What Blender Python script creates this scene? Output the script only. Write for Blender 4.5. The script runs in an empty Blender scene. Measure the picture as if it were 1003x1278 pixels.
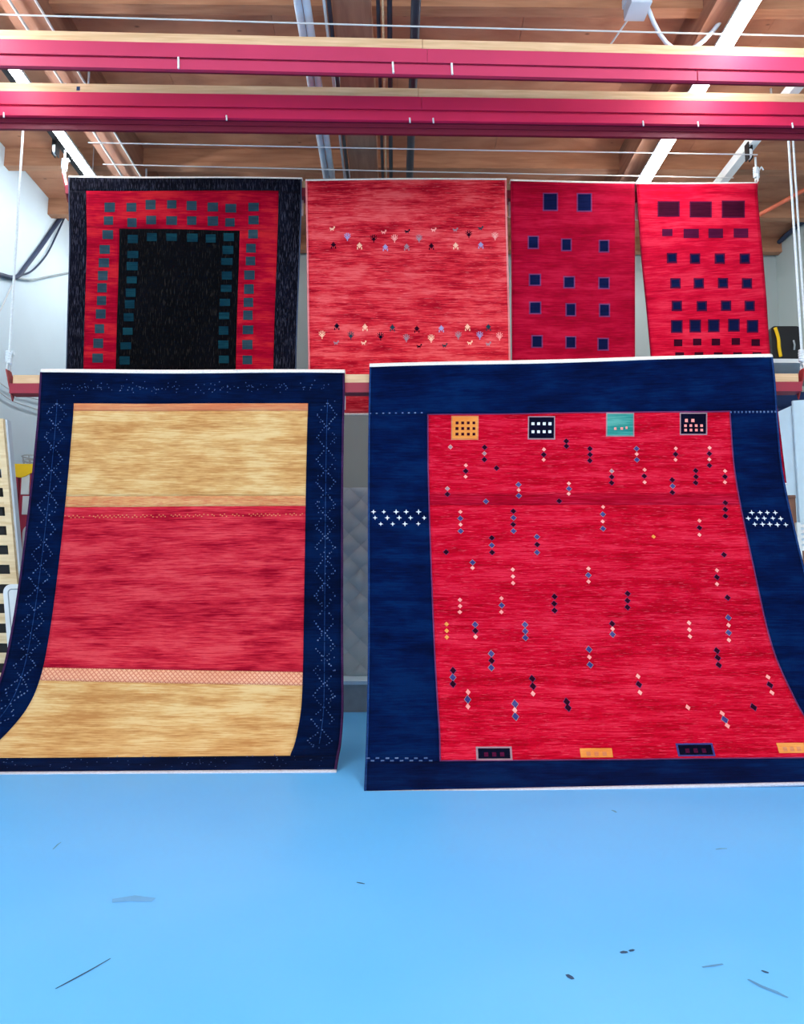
import bpy, math, random
import numpy as np
from mathutils import Vector, Matrix
random.seed(7)
scene = bpy.context.scene
COL = scene.collection

# ------------------------------------------------------------------ camera, world, exposure
W, H, F = 1003.0, 1278.0, 950.0
CAMH = 1.4
TH = math.atan(110.0 / F)                 # pitch up
PS = 0.0101                               # small turn to the right
CP = np.array([0.0, 0.0, CAMH])
FW = np.array([math.sin(PS) * math.cos(TH), math.cos(PS) * math.cos(TH), math.sin(TH)])
RT = np.array([math.cos(PS), -math.sin(PS), 0.0])
UP = np.cross(RT, FW)
cam = bpy.data.cameras.new('camera')
cam.sensor_fit = 'VERTICAL'; cam.sensor_height = 36.0; cam.lens = F / H * 36.0
cam.clip_end = 200
co = bpy.data.objects.new('camera', cam)
co.matrix_world = Matrix(((RT[0], UP[0], -FW[0], 0), (RT[1], UP[1], -FW[1], 0), (RT[2], UP[2], -FW[2], CAMH), (0, 0, 0, 1)))
COL.objects.link(co)
scene.camera = co

wd = bpy.data.worlds.new('daylight'); scene.world = wd; wd.use_nodes = True
wd.node_tree.nodes['Background'].inputs[0].default_value = (0.95, 0.98, 1.0, 1)
wd.node_tree.nodes['Background'].inputs[1].default_value = 2.2
LAMP_STRENGTH = 25.0
vs = scene.view_settings
vs.view_transform = 'Standard'; vs.look = 'None'; vs.gamma = 1.0; vs.use_curve_mapping = False
vs.exposure = 1.0

# ------------------------------------------------------------------ geometry of the place
def ray(px, py):
    return FW + RT * ((px - W / 2) / F) + UP * ((H / 2 - py) / F)
def at_y(px, py, Y):
    d = ray(px, py); return CP + d * (Y / d[1])
def at_z(px, py, Z):
    d = ray(px, py); return CP + d * ((Z - CAMH) / d[2])
def at_x(px, py, X):
    d = ray(px, py); return CP + d * (X / d[0])

def srgb(r, g, b):
    def c(x):
        x /= 255.0
        return x / 12.92 if x <= 0.04045 else ((x + 0.055) / 1.055) ** 2.4
    return (c(r), c(g), c(b), 1.0)

# ------------------------------------------------------------------ materials
def new_mat(name):
    m = bpy.data.materials.new(name); m.use_nodes = True
    nt = m.node_tree; b = nt.nodes['Principled BSDF']
    return m, nt, b
def link(nt, a, b): nt.links.new(a, b)
def node(nt, t, **kw):
    n = nt.nodes.new(t)
    for k, v in kw.items(): setattr(n, k, v)
    return n
def ramp(nt, stops):
    n = nt.nodes.new('ShaderNodeValToRGB'); e = n.color_ramp.elements
    while len(e) > 1: e.remove(e[-1])
    e[0].position = stops[0][0]; e[0].color = stops[0][1]
    for p, c in stops[1:]:
        q = e.new(p); q.color = c
    return n
def simple(name, col, rough=0.6, metal=0.0, var=0.12, scale=6.0, spec=0.4, bump=0.0):
    m, nt, b = new_mat(name)
    tc = node(nt, 'ShaderNodeTexCoord'); nz = node(nt, 'ShaderNodeTexNoise')
    nz.inputs['Scale'].default_value = scale; nz.inputs['Detail'].default_value = 4
    link(nt, tc.outputs['Object'], nz.inputs['Vector'])
    lo = tuple(c * (1 - var) for c in col[:3]) + (1,); hi = tuple(min(1, c * (1 + var)) for c in col[:3]) + (1,)
    r = ramp(nt, [(0.3, lo), (0.7, hi)])
    link(nt, nz.outputs['Fac'], r.inputs['Fac']); link(nt, r.outputs['Color'], b.inputs['Base Color'])
    b.inputs['Roughness'].default_value = rough; b.inputs['Metallic'].default_value = metal
    b.inputs['Specular IOR Level'].default_value = spec
    if bump:
        bp = node(nt, 'ShaderNodeBump'); bp.inputs['Strength'].default_value = bump; bp.inputs['Distance'].default_value = 0.01
        link(nt, nz.outputs['Fac'], bp.inputs['Height']); link(nt, bp.outputs['Normal'], b.inputs['Normal'])
    return m
def wood(name, c1, c2, axis='x', scale=3.0, stretch=14.0, knots=0.0, rough=0.6):
    m, nt, b = new_mat(name)
    tc = node(nt, 'ShaderNodeTexCoord'); mp = node(nt, 'ShaderNodeMapping')
    s = [stretch, stretch, stretch]; s['xyz'.index(axis)] = 1.0
    mp.inputs['Scale'].default_value = s
    link(nt, tc.outputs['Object'], mp.inputs['Vector'])
    nz = node(nt, 'ShaderNodeTexNoise'); nz.inputs['Scale'].default_value = scale; nz.inputs['Detail'].default_value = 5
    nz.inputs['Distortion'].default_value = 0.6
    link(nt, mp.outputs['Vector'], nz.inputs['Vector'])
    r = ramp(nt, [(0.28, c1), (0.72, c2)])
    link(nt, nz.outputs['Fac'], r.inputs['Fac'])
    out = r.outputs['Color']
    if knots:
        vo = node(nt, 'ShaderNodeTexVoronoi'); vo.inputs['Scale'].default_value = 2.6
        m2 = node(nt, 'ShaderNodeMapping'); s2 = [1.9, 1.9, 1.0]; s2['xyz'.index(axis)] = 1.0
        m2.inputs['Scale'].default_value = s2
        link(nt, tc.outputs['Object'], m2.inputs['Vector']); link(nt, m2.outputs['Vector'], vo.inputs['Vector'])
        rk = ramp(nt, [(0.03, (1, 1, 1, 1)), (0.085, (0, 0, 0, 1))])
        link(nt, vo.outputs['Distance'], rk.inputs['Fac'])
        mul = node(nt, 'ShaderNodeMath', operation='MULTIPLY'); mul.inputs[1].default_value = knots
        link(nt, rk.outputs['Color'], mul.inputs[0])
        mx = node(nt, 'ShaderNodeMix', data_type='RGBA')
        mx.inputs[7].default_value = tuple(c * 0.3 for c in c1[:3]) + (1,)
        link(nt, mul.outputs[0], mx.inputs[0]); link(nt, out, mx.inputs[6]); out = mx.outputs[2]
    link(nt, out, b.inputs['Base Color'])
    b.inputs['Roughness'].default_value = rough; b.inputs['Specular IOR Level'].default_value = 0.3
    return m
def wool(name, dark, mid, light, streak=1.0, flecks=None, vertical=False, blotch=0.5, sheen=0.1, braid=None, k=0.9):
    """knotted pile: colour bands of the dye lots (abrash) run along the weft; UV is in metres"""
    dark, mid, light = [tuple(c * k for c in q[:3]) + (1,) for q in (dark, mid, light)]
    m, nt, b = new_mat(name)
    uv = node(nt, 'ShaderNodeUVMap')
    def nz(sx, sy, detail, off):
        mp = node(nt, 'ShaderNodeMapping')
        mp.inputs['Scale'].default_value = (sy, sx, 1) if vertical else (sx, sy, 1)
        mp.inputs['Location'].default_value = (off, off * 1.7, 0)
        link(nt, uv.outputs['UV'], mp.inputs['Vector'])
        n = node(nt, 'ShaderNodeTexNoise'); n.inputs['Scale'].default_value = 1.0; n.inputs['Detail'].default_value = detail
        n.inputs['Roughness'].default_value = 0.6
        link(nt, mp.outputs['Vector'], n.inputs['Vector']); return n
    a = nz(0.9, 11.0, 6, 3.1); c = nz(5.0, 75.0, 4, 8.3); d = nz(1.6, 3.4, 5, 1.9)
    def mad(x, k, y):
        q = node(nt, 'ShaderNodeMath', operation='MULTIPLY_ADD'); q.inputs[1].default_value = k
        link(nt, x, q.inputs[0])
        if isinstance(y, float): q.inputs[2].default_value = y
        else: link(nt, y, q.inputs[2])
        return q.outputs[0]
    tot = 0.55 * streak + 0.6 * streak + blotch
    s = mad(a.outputs['Fac'], 0.55 * streak, 0.5 - 0.5 * tot)
    s = mad(c.outputs['Fac'], 0.6 * streak, s)
    s = mad(d.outputs['Fac'], blotch, s)
    r = ramp(nt, [(0.37, dark), (0.5, mid), (0.63, light)])
    link(nt, s, r.inputs['Fac']); out = r.outputs['Color']
    if flecks:
        fl = nz(9.0, 120.0, 2, 5.5)
        rr = ramp(nt, [(flecks[0], (0, 0, 0, 1)), (flecks[0] + 0.07, (flecks[2],) * 3 + (1,))])
        link(nt, fl.outputs['Fac'], rr.inputs['Fac'])
        mx = node(nt, 'ShaderNodeMix', data_type='RGBA'); mx.inputs[7].default_value = flecks[1]
        link(nt, rr.outputs['Color'], mx.inputs[0]); link(nt, out, mx.inputs[6]); out = mx.outputs[2]
    if braid:                                 # woven herringbone trellis
        sp = node(nt, 'ShaderNodeSeparateXYZ'); link(nt, uv.outputs['UV'], sp.inputs[0])
        res = []
        for sg in (1, -1):
            q = node(nt, 'ShaderNodeMath', operation='MULTIPLY_ADD'); q.inputs[1].default_value = sg * 1.0
            link(nt, sp.outputs[1], q.inputs[0]); link(nt, sp.outputs[0], q.inputs[2])
            w = node(nt, 'ShaderNodeMath', operation='MULTIPLY'); w.inputs[1].default_value = braid[0]
            link(nt, q.outputs[0], w.inputs[0])
            f = node(nt, 'ShaderNodeMath', operation='FRACT'); link(nt, w.outputs[0], f.inputs[0])
            g = node(nt, 'ShaderNodeMath', operation='LESS_THAN'); g.inputs[1].default_value = 0.3
            link(nt, f.outputs[0], g.inputs[0]); res.append(g.outputs[0])
        mxm = node(nt, 'ShaderNodeMath', operation='MAXIMUM'); link(nt, res[0], mxm.inputs[0]); link(nt, res[1], mxm.inputs[1])
        mx = node(nt, 'ShaderNodeMix', data_type='RGBA'); mx.inputs[7].default_value = braid[1]
        k = node(nt, 'ShaderNodeMath', operation='MULTIPLY'); k.inputs[1].default_value = 0.75
        link(nt, mxm.outputs[0], k.inputs[0])
        link(nt, k.outputs[0], mx.inputs[0]); link(nt, out, mx.inputs[6]); out = mx.outputs[2]
    link(nt, out, b.inputs['Base Color'])
    fine = nz(160.0, 160.0, 2, 2.2)
    bp = node(nt, 'ShaderNodeBump'); bp.inputs['Strength'].default_value = 0.35; bp.inputs['Distance'].default_value = 0.006
    link(nt, fine.outputs['Fac'], bp.inputs['Height']); link(nt, bp.outputs['Normal'], b.inputs['Normal'])
    b.inputs['Roughness'].default_value = 0.95; b.inputs['Specular IOR Level'].default_value = 0.06
    b.inputs['Sheen Weight'].default_value = sheen; b.inputs['Sheen Roughness'].default_value = 0.5
    b.inputs['Sheen Tint'].default_value = mid
    return m
def lamp_mat():
    m, nt, b = new_mat('lit_diffuser')
    b.inputs['Base Color'].default_value = (0.9, 0.95, 1, 1)
    b.inputs['Emission Color'].default_value = (0.95, 0.98, 1.0, 1)
    b.inputs['Emission Strength'].default_value = LAMP_STRENGTH
    return m

M = {}
M['plywood'] = wood('plywood', srgb(172, 112, 84), srgb(206, 148, 114), 'x', 1.8, 2.6, knots=0.8)
M['beam'] = wood('glulam', srgb(142, 98, 80), srgb(170, 124, 100), 'y', 2.0, 9.0)
M['purlin'] = wood('purlin_wood', srgb(158, 108, 80), srgb(186, 136, 104), 'x', 2.0, 9.0)
M['rail_wood'] = wood('rail_wood', srgb(196, 158, 118), srgb(224, 190, 152), 'x', 2.0, 16.0)
M['pine'] = wood('pine', srgb(214, 186, 140), srgb(240, 220, 180), 'x', 2.5, 10.0)
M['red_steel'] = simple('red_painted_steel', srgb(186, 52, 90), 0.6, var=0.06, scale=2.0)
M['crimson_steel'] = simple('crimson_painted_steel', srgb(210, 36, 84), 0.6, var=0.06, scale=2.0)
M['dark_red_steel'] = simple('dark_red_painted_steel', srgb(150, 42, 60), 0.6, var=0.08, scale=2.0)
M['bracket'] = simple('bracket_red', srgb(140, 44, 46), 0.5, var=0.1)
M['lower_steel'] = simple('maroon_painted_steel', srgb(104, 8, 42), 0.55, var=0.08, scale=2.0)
M['rope'] = simple('rope', srgb(206, 216, 220), 0.8, var=0.1, scale=60.0)
M['cable'] = simple('steel_cable', srgb(196, 200, 202), 0.5, var=0.05)
M['dark_cable'] = simple('dark_cable', srgb(44, 58, 84), 0.6)
M['conduit'] = simple('galvanised_conduit', srgb(196, 208, 222), 0.4, metal=0.15, var=0.1)
M['dark_pipe'] = simple('dark_pipe', srgb(48, 54, 66), 0.4, metal=0.3)
M['black'] = simple('black_plastic', srgb(20, 21, 24), 0.55)
M['white'] = simple('white_paint', srgb(226, 232, 232), 0.5, var=0.04)
M['housing'] = simple('lamp_housing', srgb(190, 205, 218), 0.5, var=0.04)
M['wall'] = simple('wall_white', srgb(206, 224, 234), 0.8, var=0.06, scale=0.6, spec=0.2)
M['wall_grey'] = simple('wall_grey', srgb(168, 180, 178), 0.8, var=0.07, scale=0.6, spec=0.2)
M['quilt'] = simple('quilted_fabric', srgb(186, 202, 208), 0.75, var=0.08, scale=3.0)
M['pale_blue'] = simple('pale_blue_board', srgb(206, 232, 246), 0.5, var=0.04)
M['grey'] = simple('grey_board', srgb(152, 164, 168), 0.7)
M['red_box'] = simple('red_card', srgb(176, 44, 72), 0.6, var=0.06)
M['yellow'] = simple('yellow_trim', srgb(250, 206, 10), 0.5, var=0.05)
M['brown'] = simple('brown_tube', srgb(122, 88, 74), 0.6)
M['navy_cloth'] = simple('navy_cloth', srgb(26, 50, 92), 0.9)
M['orange'] = simple('orange_pipe', srgb(204, 104, 74), 0.5)
M['warp'] = simple('white_warp', srgb(232, 226, 222), 0.9, var=0.1, scale=50.0, bump=0.4)
M['warp_blue'] = simple('grey_warp', srgb(196, 198, 210), 0.9, var=0.12, scale=60.0, bump=0.4)
M['scuff'] = simple('scuff', srgb(40, 74, 104), 0.7)
M['faint'] = simple('faint_scuff', srgb(84, 146, 190), 0.6)
M['paler'] = simple('worn_patch', srgb(104, 174, 224), 0.6)
M['lamp'] = lamp_mat()
# floor paint
m, nt, b = new_mat('blue_floor_paint')
tc = node(nt, 'ShaderNodeTexCoord'); nz = node(nt, 'ShaderNodeTexNoise')
nz.inputs['Scale'].default_value = 0.55; nz.inputs['Detail'].default_value = 3
link(nt, tc.outputs['Object'], nz.inputs['Vector'])
r_ = ramp(nt, [(0.3, srgb(96, 186, 250)), (0.7, srgb(110, 194, 252))])
link(nt, nz.outputs['Fac'], r_.inputs['Fac']); link(nt, r_.outputs['Color'], b.inputs['Base Color'])
b.inputs['Roughness'].default_value = 0.5; b.inputs['Specular IOR Level'].default_value = 0.25
M['floor'] = m

# ------------------------------------------------------------------ builders
def tag(o, label=None, cat=None, group=None, kind=None):
    if label: o['label'] = label
    if cat: o['category'] = cat
    if group: o['group'] = group
    if kind: o['kind'] = kind
    return o
def empty(name, loc, label, cat, group=None):
    o = bpy.data.objects.new(name, None); COL.objects.link(o)
    o.location = tuple(loc); o.empty_display_size = 0.2
    return tag(o, label, cat, group)
def origin(p):
    v = np.zeros(3)
    while p is not None:
        v = v + np.array(p.location); p = p.parent
    return v
def mk(name, verts, faces, mat, parent=None, smooth=False, uvs=None):
    base = origin(parent)
    if parent is None:
        a = np.array(verts, dtype=float); base = np.array([(a[:, 0].min() + a[:, 0].max()) / 2, (a[:, 1].min() + a[:, 1].max()) / 2, a[:, 2].min()])
    me = bpy.data.meshes.new(name)
    me.from_pydata([tuple(np.array(v) - base) for v in verts], [], [tuple(int(i) for i in f) for f in faces])
    me.materials.append(M[mat] if isinstance(mat, str) else mat)
    if uvs is not None:
        lay = me.uv_layers.new(name='UVMap')
        idx = np.zeros(len(me.loops), dtype=np.int32); me.loops.foreach_get('vertex_index', idx)
        lay.data.foreach_set('uv', np.array(uvs, dtype=np.float32)[idx].ravel())
    if smooth: me.polygons.foreach_set('use_smooth', [True] * len(me.polygons))
    me.update()
    o = bpy.data.objects.new(name, me); COL.objects.link(o)
    if parent is None: o.location = tuple(base)
    else: o.parent = parent
    return o
class MB:
    def __init__(self): self.v = []; self.f = []
    def add(self, v, f):
        n = len(self.v); self.v += [tuple(p) for p in v]; self.f += [tuple(i + n for i in q) for q in f]; return self
    def box(self, x0, x1, y0, y1, z0, z1):
        return self.hexa([(x0, y0, z0), (x1, y0, z0), (x1, y1, z0), (x0, y1, z0), (x0, y0, z1), (x1, y0, z1), (x1, y1, z1), (x0, y1, z1)])
    def hexa(self, p):
        return self.add(p, [(0, 3, 2, 1), (4, 5, 6, 7), (0, 1, 5, 4), (1, 2, 6, 5), (2, 3, 7, 6), (3, 0, 4, 7)])
    def tube(self, pts, r, n=8):
        pts = [np.array(p, dtype=float) for p in pts]; k = len(pts); vs_ = []; fs = []
        rr = r if isinstance(r, (list, tuple)) else [r] * k
        prev = None
        for i, p in enumerate(pts):
            t = pts[min(i + 1, k - 1)] - pts[max(i - 1, 0)]; t /= (np.linalg.norm(t) + 1e-12)
            if prev is None:
                a = np.array([0, 0, 1.0]) if abs(t[2]) < 0.9 else np.array([1.0, 0, 0])
            else: a = prev
            x = a - t * a.dot(t); x /= np.linalg.norm(x); y = np.cross(t, x); prev = x
            for j in range(n):
                q = 2 * math.pi * j / n
                vs_.append(p + rr[i] * (math.cos(q) * x + math.sin(q) * y))
        for i in range(k - 1):
            for j in range(n):
                fs.append((i * n + j, i * n + (j + 1) % n, (i + 1) * n + (j + 1) % n, (i + 1) * n + j))
        fs.append(tuple(range(n))[::-1]); fs.append(tuple((k - 1) * n + j for j in range(n)))
        return self.add(vs_, fs)
    def prism(self, poly, ext):
        """poly: 3-D outline; ext: extrusion vector"""
        n = len(poly); e = np.array(ext)
        v = [np.array(p) for p in poly]; v += [p + e for p in v]
        return self.add(v, [tuple(range(n))[::-1], tuple(range(n, 2 * n))] + [(i, (i + 1) % n, n + (i + 1) % n, n + i) for i in range(n)])
    def build(self, name, mat, parent=None, smooth=False):
        return mk(name, self.v, self.f, mat, parent, smooth)
def bez(p0, p1, p2, n=12):
    p0, p1, p2 = map(np.array, (p0, p1, p2))
    return [(1 - t) ** 2 * p0 + 2 * t * (1 - t) * p1 + t * t * p2 for t in np.linspace(0, 1, n)]

# ------------------------------------------------------------------ room shell
XL, XR, YF, YB, ZC = -4.85, 6.0, -5.0, 11.4, 7.0
fl = MB().box(XL - 0.1, XR + 0.1, YF, YB + 0.1, -0.1, 0.0).build('floor', 'floor'); tag(fl, 'glossy bright blue painted concrete warehouse floor', 'floor', kind='structure')
wl = MB().box(XL - 0.1, XL, YF, YB + 0.1, 0, ZC).build('wall_left', 'wall'); tag(wl, 'white plaster side wall with cables beside pine slat rack', 'wall', kind='structure')
wr = MB().box(XR, XR + 0.1, YF, YB + 0.1, 0, ZC).build('wall_right', 'wall_grey'); tag(wr, 'grey green side wall behind the storage rack', 'wall', kind='structure')
wb = MB().box(XL, XR, YB, YB + 0.1, 0, ZC).build('wall_back', 'wall_grey'); tag(wb, 'pale grey end wall behind the hanging rugs', 'wall', kind='structure')
# ceiling deck: plywood sheets with joints, beams and purlins under it
ce = MB().box(XL - 0.1, XR + 0.1, YF, YB + 0.1, ZC + 0.02, ZC + 0.12).build('ceiling', 'beam'); tag(ce, 'plywood ceiling deck on glulam beams and purlins', 'ceiling', kind='structure')
sheet_me = {}
nx = int((XR - XL) / 2.44) + 1; ny = int((YB - YF) / 1.22) + 1
for j in range(ny):
    for i in range(-1, nx):
        x0 = XL + i * 2.44 + (1.22 if j % 2 else 0); y0 = YF + j * 1.22
        x1 = min(x0 + 2.436, XR); y1 = min(y0 + 1.216, YB); x0 = max(x0, XL)
        if x1 - x0 < 0.05 or y1 - y0 < 0.05: continue
        dz = random.uniform(0, 0.003)
        MB().box(x0, x1, y0, y1, ZC - dz, ZC + 0.019).build('plywood_sheet', 'plywood', ce)
BEAMX = (-3.3, -0.38, 2.98)
for bx_ in BEAMX:
    MB().box(bx_ - 0.17, bx_ + 0.17, YF, YB, 6.6, ZC - 0.004).build('beam', 'beam', ce)
segs = [(XL, BEAMX[0] - 0.17), (BEAMX[0] + 0.17, BEAMX[1] - 0.17), (BEAMX[1] + 0.17, BEAMX[2] - 0.17), (BEAMX[2] + 0.17, XR)]
for yy in (-3.9, -1.35, 1.2, 3.8, 6.4, 9.0, 10.2, 11.25):
    for a, c in segs:
        MB().box(a, c, yy - 0.06, yy + 0.06, 6.76, ZC - 0.004).build('purlin', 'purlin', ce)
# floor scuffs
def scuff(pts, w, mat):
    p = [at_z(x, y, 0.0015) for x, y in pts]; v = []; f = []
    for i, q in enumerate(p):
        t = p[min(i + 1, len(p) - 1)] - p[max(i - 1, 0)]; t /= np.linalg.norm(t); s = np.array([-t[1], t[0], 0])
        ww = w * (0.25 + math.sin(math.pi * (i + 0.5) / len(p)))
        v += [q + s * ww, q - s * ww]
        if i: f.append((2 * i - 2, 2 * i - 1, 2 * i + 1, 2 * i))
    mk('scuff_mark', v, f, mat, fl)
scuff([(69, 1234), (88, 1224), (112, 1211), (138, 1196)], 0.0035, 'scuff')
scuff([(774, 1189), (779, 1188), (783, 1188)], 0.009, 'scuff'); scuff([(785, 1187), (788, 1186), (791, 1185)], 0.007, 'scuff')
scuff([(707, 1216), (711, 1219), (715, 1222)], 0.009, 'scuff'); scuff([(950, 1211), (955, 1213), (959, 1214)], 0.006, 'scuff')
scuff([(933, 1222), (950, 1231), (968, 1238), (983, 1245)], 0.008, 'faint'); scuff([(876, 1207), (890, 1205), (902, 1203)], 0.006, 'faint')
scuff([(140, 1124), (165, 1121), (192, 1123)], 0.03, 'paler'); scuff([(66, 1060), (72, 1054), (76, 1051)], 0.004, 'faint')
scuff([(445, 1101), (450, 1102), (455, 1103)], 0.005, 'scuff'); scuff([(763, 1011), (766, 1012), (769, 1014)], 0.008, 'faint')
scuff([(893, 1060), (899, 1059), (907, 1059)], 0.006, 'faint')

# ------------------------------------------------------------------ hanging rails
RX0, RX1 = -3.83, 4.12
def rail_line(pl, YL, pr, YR, RX0=RX0):
    a = at_y(pl[0], pl[1], YL); c = at_y(pr[0], pr[1], YR)
    d = (c - a) / (c[0] - a[0])
    return a + d * (RX0 - a[0]), a + d * (RX1 - a[0])
def rail(pl, YL, pr, YR, label, wood_joint, steel_joint, lip_joint, pins, deep=True, mark=None, x0=RX0, simple_=False, steel='red_steel'):
    A, B = rail_line(pl, YL, pr, YR, x0)
    L = B - A
    root = empty('hanging_rail', (A + B) / 2 - np.array([0, 0, 0.4]), label, 'rail', 'red hoisted rug rails')
    def S(px):                                     # fraction along the rail that shows at picture column px
        lo, hi = 0.0, 1.0
        for _ in range(40):
            md = (lo + hi) / 2; q = A + L * md - CP
            if q.dot(RT) / q.dot(FW) * F + W / 2 < px: lo = md
            else: hi = md
        return lo
    def seg(mb, s0, s1, y0, y1, z0, z1):
        a = A + L * s0; c = A + L * s1
        mb.hexa([a + (0, y0, z0), c + (0, y0, z0), c + (0, y1, z0), a + (0, y1, z0), a + (0, y0, z1), c + (0, y0, z1), c + (0, y1, z1), a + (0, y1, z1)]); return mb
    j = S(wood_joint)
    seg(MB(), 0.004, j - 0.0003, 0, 0.15, -0.085, 0).build('wood_rail', 'rail_wood', root)
    seg(MB(), j + 0.0003, 0.996, 0, 0.15, -0.087, -0.002).build('wood_rail', 'rail_wood', root)
    fh = -0.185 if simple_ else -0.215
    j = S(steel_joint)
    for s0, s1 in ((0, j - 0.0002), (j + 0.0002, 1)):
        q = MB(); seg(q, s0, s1, 0.0, 0.012, fh, -0.085); seg(q, s0, s1, 0.012, 0.15 if deep else 0.05, -0.10, -0.088)
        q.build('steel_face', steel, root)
    if simple_:
        q = MB(); seg(q, 0, 1, 0.012, 0.15, -0.185, -0.173); seg(q, 0, 1, 0.138, 0.15, -0.173, -0.10); q.build('lower_channel', steel, root)
    else:
        j = S(lip_joint)
        for s0, s1 in ((0, j - 0.0006), (j + 0.0006, 1)):
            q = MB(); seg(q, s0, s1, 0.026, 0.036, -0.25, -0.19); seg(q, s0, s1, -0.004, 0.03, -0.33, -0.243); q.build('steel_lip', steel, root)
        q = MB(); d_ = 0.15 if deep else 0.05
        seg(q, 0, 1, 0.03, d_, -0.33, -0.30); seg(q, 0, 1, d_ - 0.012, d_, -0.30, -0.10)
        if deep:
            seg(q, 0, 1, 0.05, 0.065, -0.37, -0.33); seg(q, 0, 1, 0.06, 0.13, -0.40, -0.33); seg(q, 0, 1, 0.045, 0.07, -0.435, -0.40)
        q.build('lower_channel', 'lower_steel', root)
    for px in pins:
        a = A + L * S(px)
        if deep: MB().tube([a + (0, -0.012, -0.31 + (0.16 if simple_ else 0)), a + (0.004, -0.014, -0.36 + (0.16 if simple_ else 0))], 0.008, 6).build('pin', 'white', root)
        else: MB().tube([a + (0, -0.01, -0.225), a + (0.006, -0.012, -0.33)], 0.009, 6).build('pin', 'white', root)
    if mark:
        a = A + L * S(mark)
        seg(MB(), S(mark) - 0.002, S(mark) + 0.002, -0.002, 0.0, -0.07, -0.03).build('blue_tape', 'navy_cloth', root)
    for e, sg in ((A, -1), (B, 1)):                # triangular end bracket with eye
        q = MB(); b0 = e + (sg * 0.002, 0.075, 0)
        w_ = 0.012
        outline = [b0 + (0, -0.07, -0.10), b0 + (sg * -0.01, 0.0, -0.25), b0 + (0, 0.07, -0.10), b0 + (sg * 0.05, 0.05, 0.07), b0 + (sg * 0.05, -0.05, 0.07)]
        n = len(outline)
        q.prism(outline, (sg * w_, 0, 0)); o = q.build('end_bracket', 'bracket', root)
        ring = [b0 + (sg * 0.055, 0.035 * math.cos(t), 0.08 + 0.045 * math.sin(t)) for t in np.linspace(0, 2 * math.pi, 13)]
        MB().tube(ring, 0.008, 6).build('shackle', 'cable', root)
    return root, A, B
R1 = rail((0, 37), 6.0, (1003, 60), 6.1, 'empty red steel rug rail hoisted under the ceiling, without a maroon bottom channel', 527, 533, 868, (224, 490, 563), deep=False)
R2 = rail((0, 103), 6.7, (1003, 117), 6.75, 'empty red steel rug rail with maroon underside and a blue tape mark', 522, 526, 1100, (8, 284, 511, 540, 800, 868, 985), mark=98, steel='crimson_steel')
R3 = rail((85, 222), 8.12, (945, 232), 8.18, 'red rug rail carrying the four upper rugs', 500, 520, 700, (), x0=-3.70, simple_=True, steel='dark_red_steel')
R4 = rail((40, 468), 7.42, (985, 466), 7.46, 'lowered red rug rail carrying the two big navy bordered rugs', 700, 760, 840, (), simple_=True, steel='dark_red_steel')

# pulley beams that the rails hang from
def pulley_beam(x, mat, label, ys):
    root = empty('pulley_beam', (x, 7.0, 6.62), label, 'beam')
    MB().box(x - 0.05, x + 0.05, 4.6, 10.6, 6.62, 6.74).build('header', mat, root)
    for yy in (5.2, 7.75, 10.3): MB().tube([(x, yy, 6.74), (x, yy, ZC)], 0.012, 6).build('hanger_rod', 'cable', root)
    for yy in ys:
        w = MB()
        for dx in (-0.06, -0.02): w.box(x + dx - 0.006, x + dx + 0.006, yy - 0.045, yy + 0.045, 6.46, 6.66)
        bl = w.build('pulley_block', 'black', root)
        MB().tube([(x - 0.055, yy, 6.53), (x - 0.025, yy, 6.53)], 0.06, 14).build('wheel', 'white', bl, )
    return root
YS = [6.14, 6.82, 7.53, 8.24]
pulley_beam(RX0 - 0.02, 'black', 'dark overhead pulley beam beside the white wall', YS)
pulley_beam(RX1 + 0.02, 'white', 'white painted overhead pulley beam above the small squares rug', YS)
def hoist(end, name_label, sg):
    x = end[0] + sg * 0.06; y = end[1] + 0.075; z = end[2] + 0.12
    root = empty('hoist_rope', (x, y, z), name_label, 'rope', 'hoist ropes')
    MB().tube([(x, y, z + 0.1), (x, y, 6.5)], 0.013, 6).build('rope_line', 'rope', root)
    k = MB(); pts = [np.array([x + 0.022 * math.sin(t * 5), y + 0.022 * math.cos(t * 5), z + 0.02 + 0.02 * t]) for t in np.linspace(0, 6, 40)]
    k.tube(pts, 0.016, 6); k.build('knot', 'rope', root)
    MB().tube([(x, y, z + 0.06), (x + 0.05, y - 0.03, z + 0.14), (x + 0.07, y - 0.03, z + 0.1)], 0.009, 6).build('tail', 'rope', root)
    lp = [(x, y + 0.03 * math.sin(t), z - 0.01 + 0.045 * math.cos(t)) for t in np.linspace(0, 2 * math.pi, 13)]
    MB().tube(lp, 0.009, 6).build('loop', 'rope', root)
hoist(R4[1], 'white hoist rope down to the lowered rail beside white wall', -1)
hoist(R4[2], 'white hoist rope down to the lowered rail beside storage rack', 1)
hoist(R3[1], 'short knotted rope at the black bordered rug end of upper rail', -1)
hoist(R3[2], 'short knotted rope at the small squares rug end of upper rail', 1)
for R, nm in ((R1, 'rail without maroon channel'), (R2, 'rail with blue tape')):
    hoist(R[1], 'short rope lifting the white wall end of the ' + nm, -1)
    hoist(R[2], 'short rope lifting the storage rack end of the ' + nm, 1)
# loose fall rope near the storage rack
p = at_y(990, 185, 7.9)
fr = MB().tube([(p[0], 7.9, 6.6), (p[0], 7.9, 0.02)], 0.012, 6).build('fall_rope', 'rope'); tag(fr, 'loose white pull rope hanging from white pulley beam to the floor', 'rope')
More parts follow.
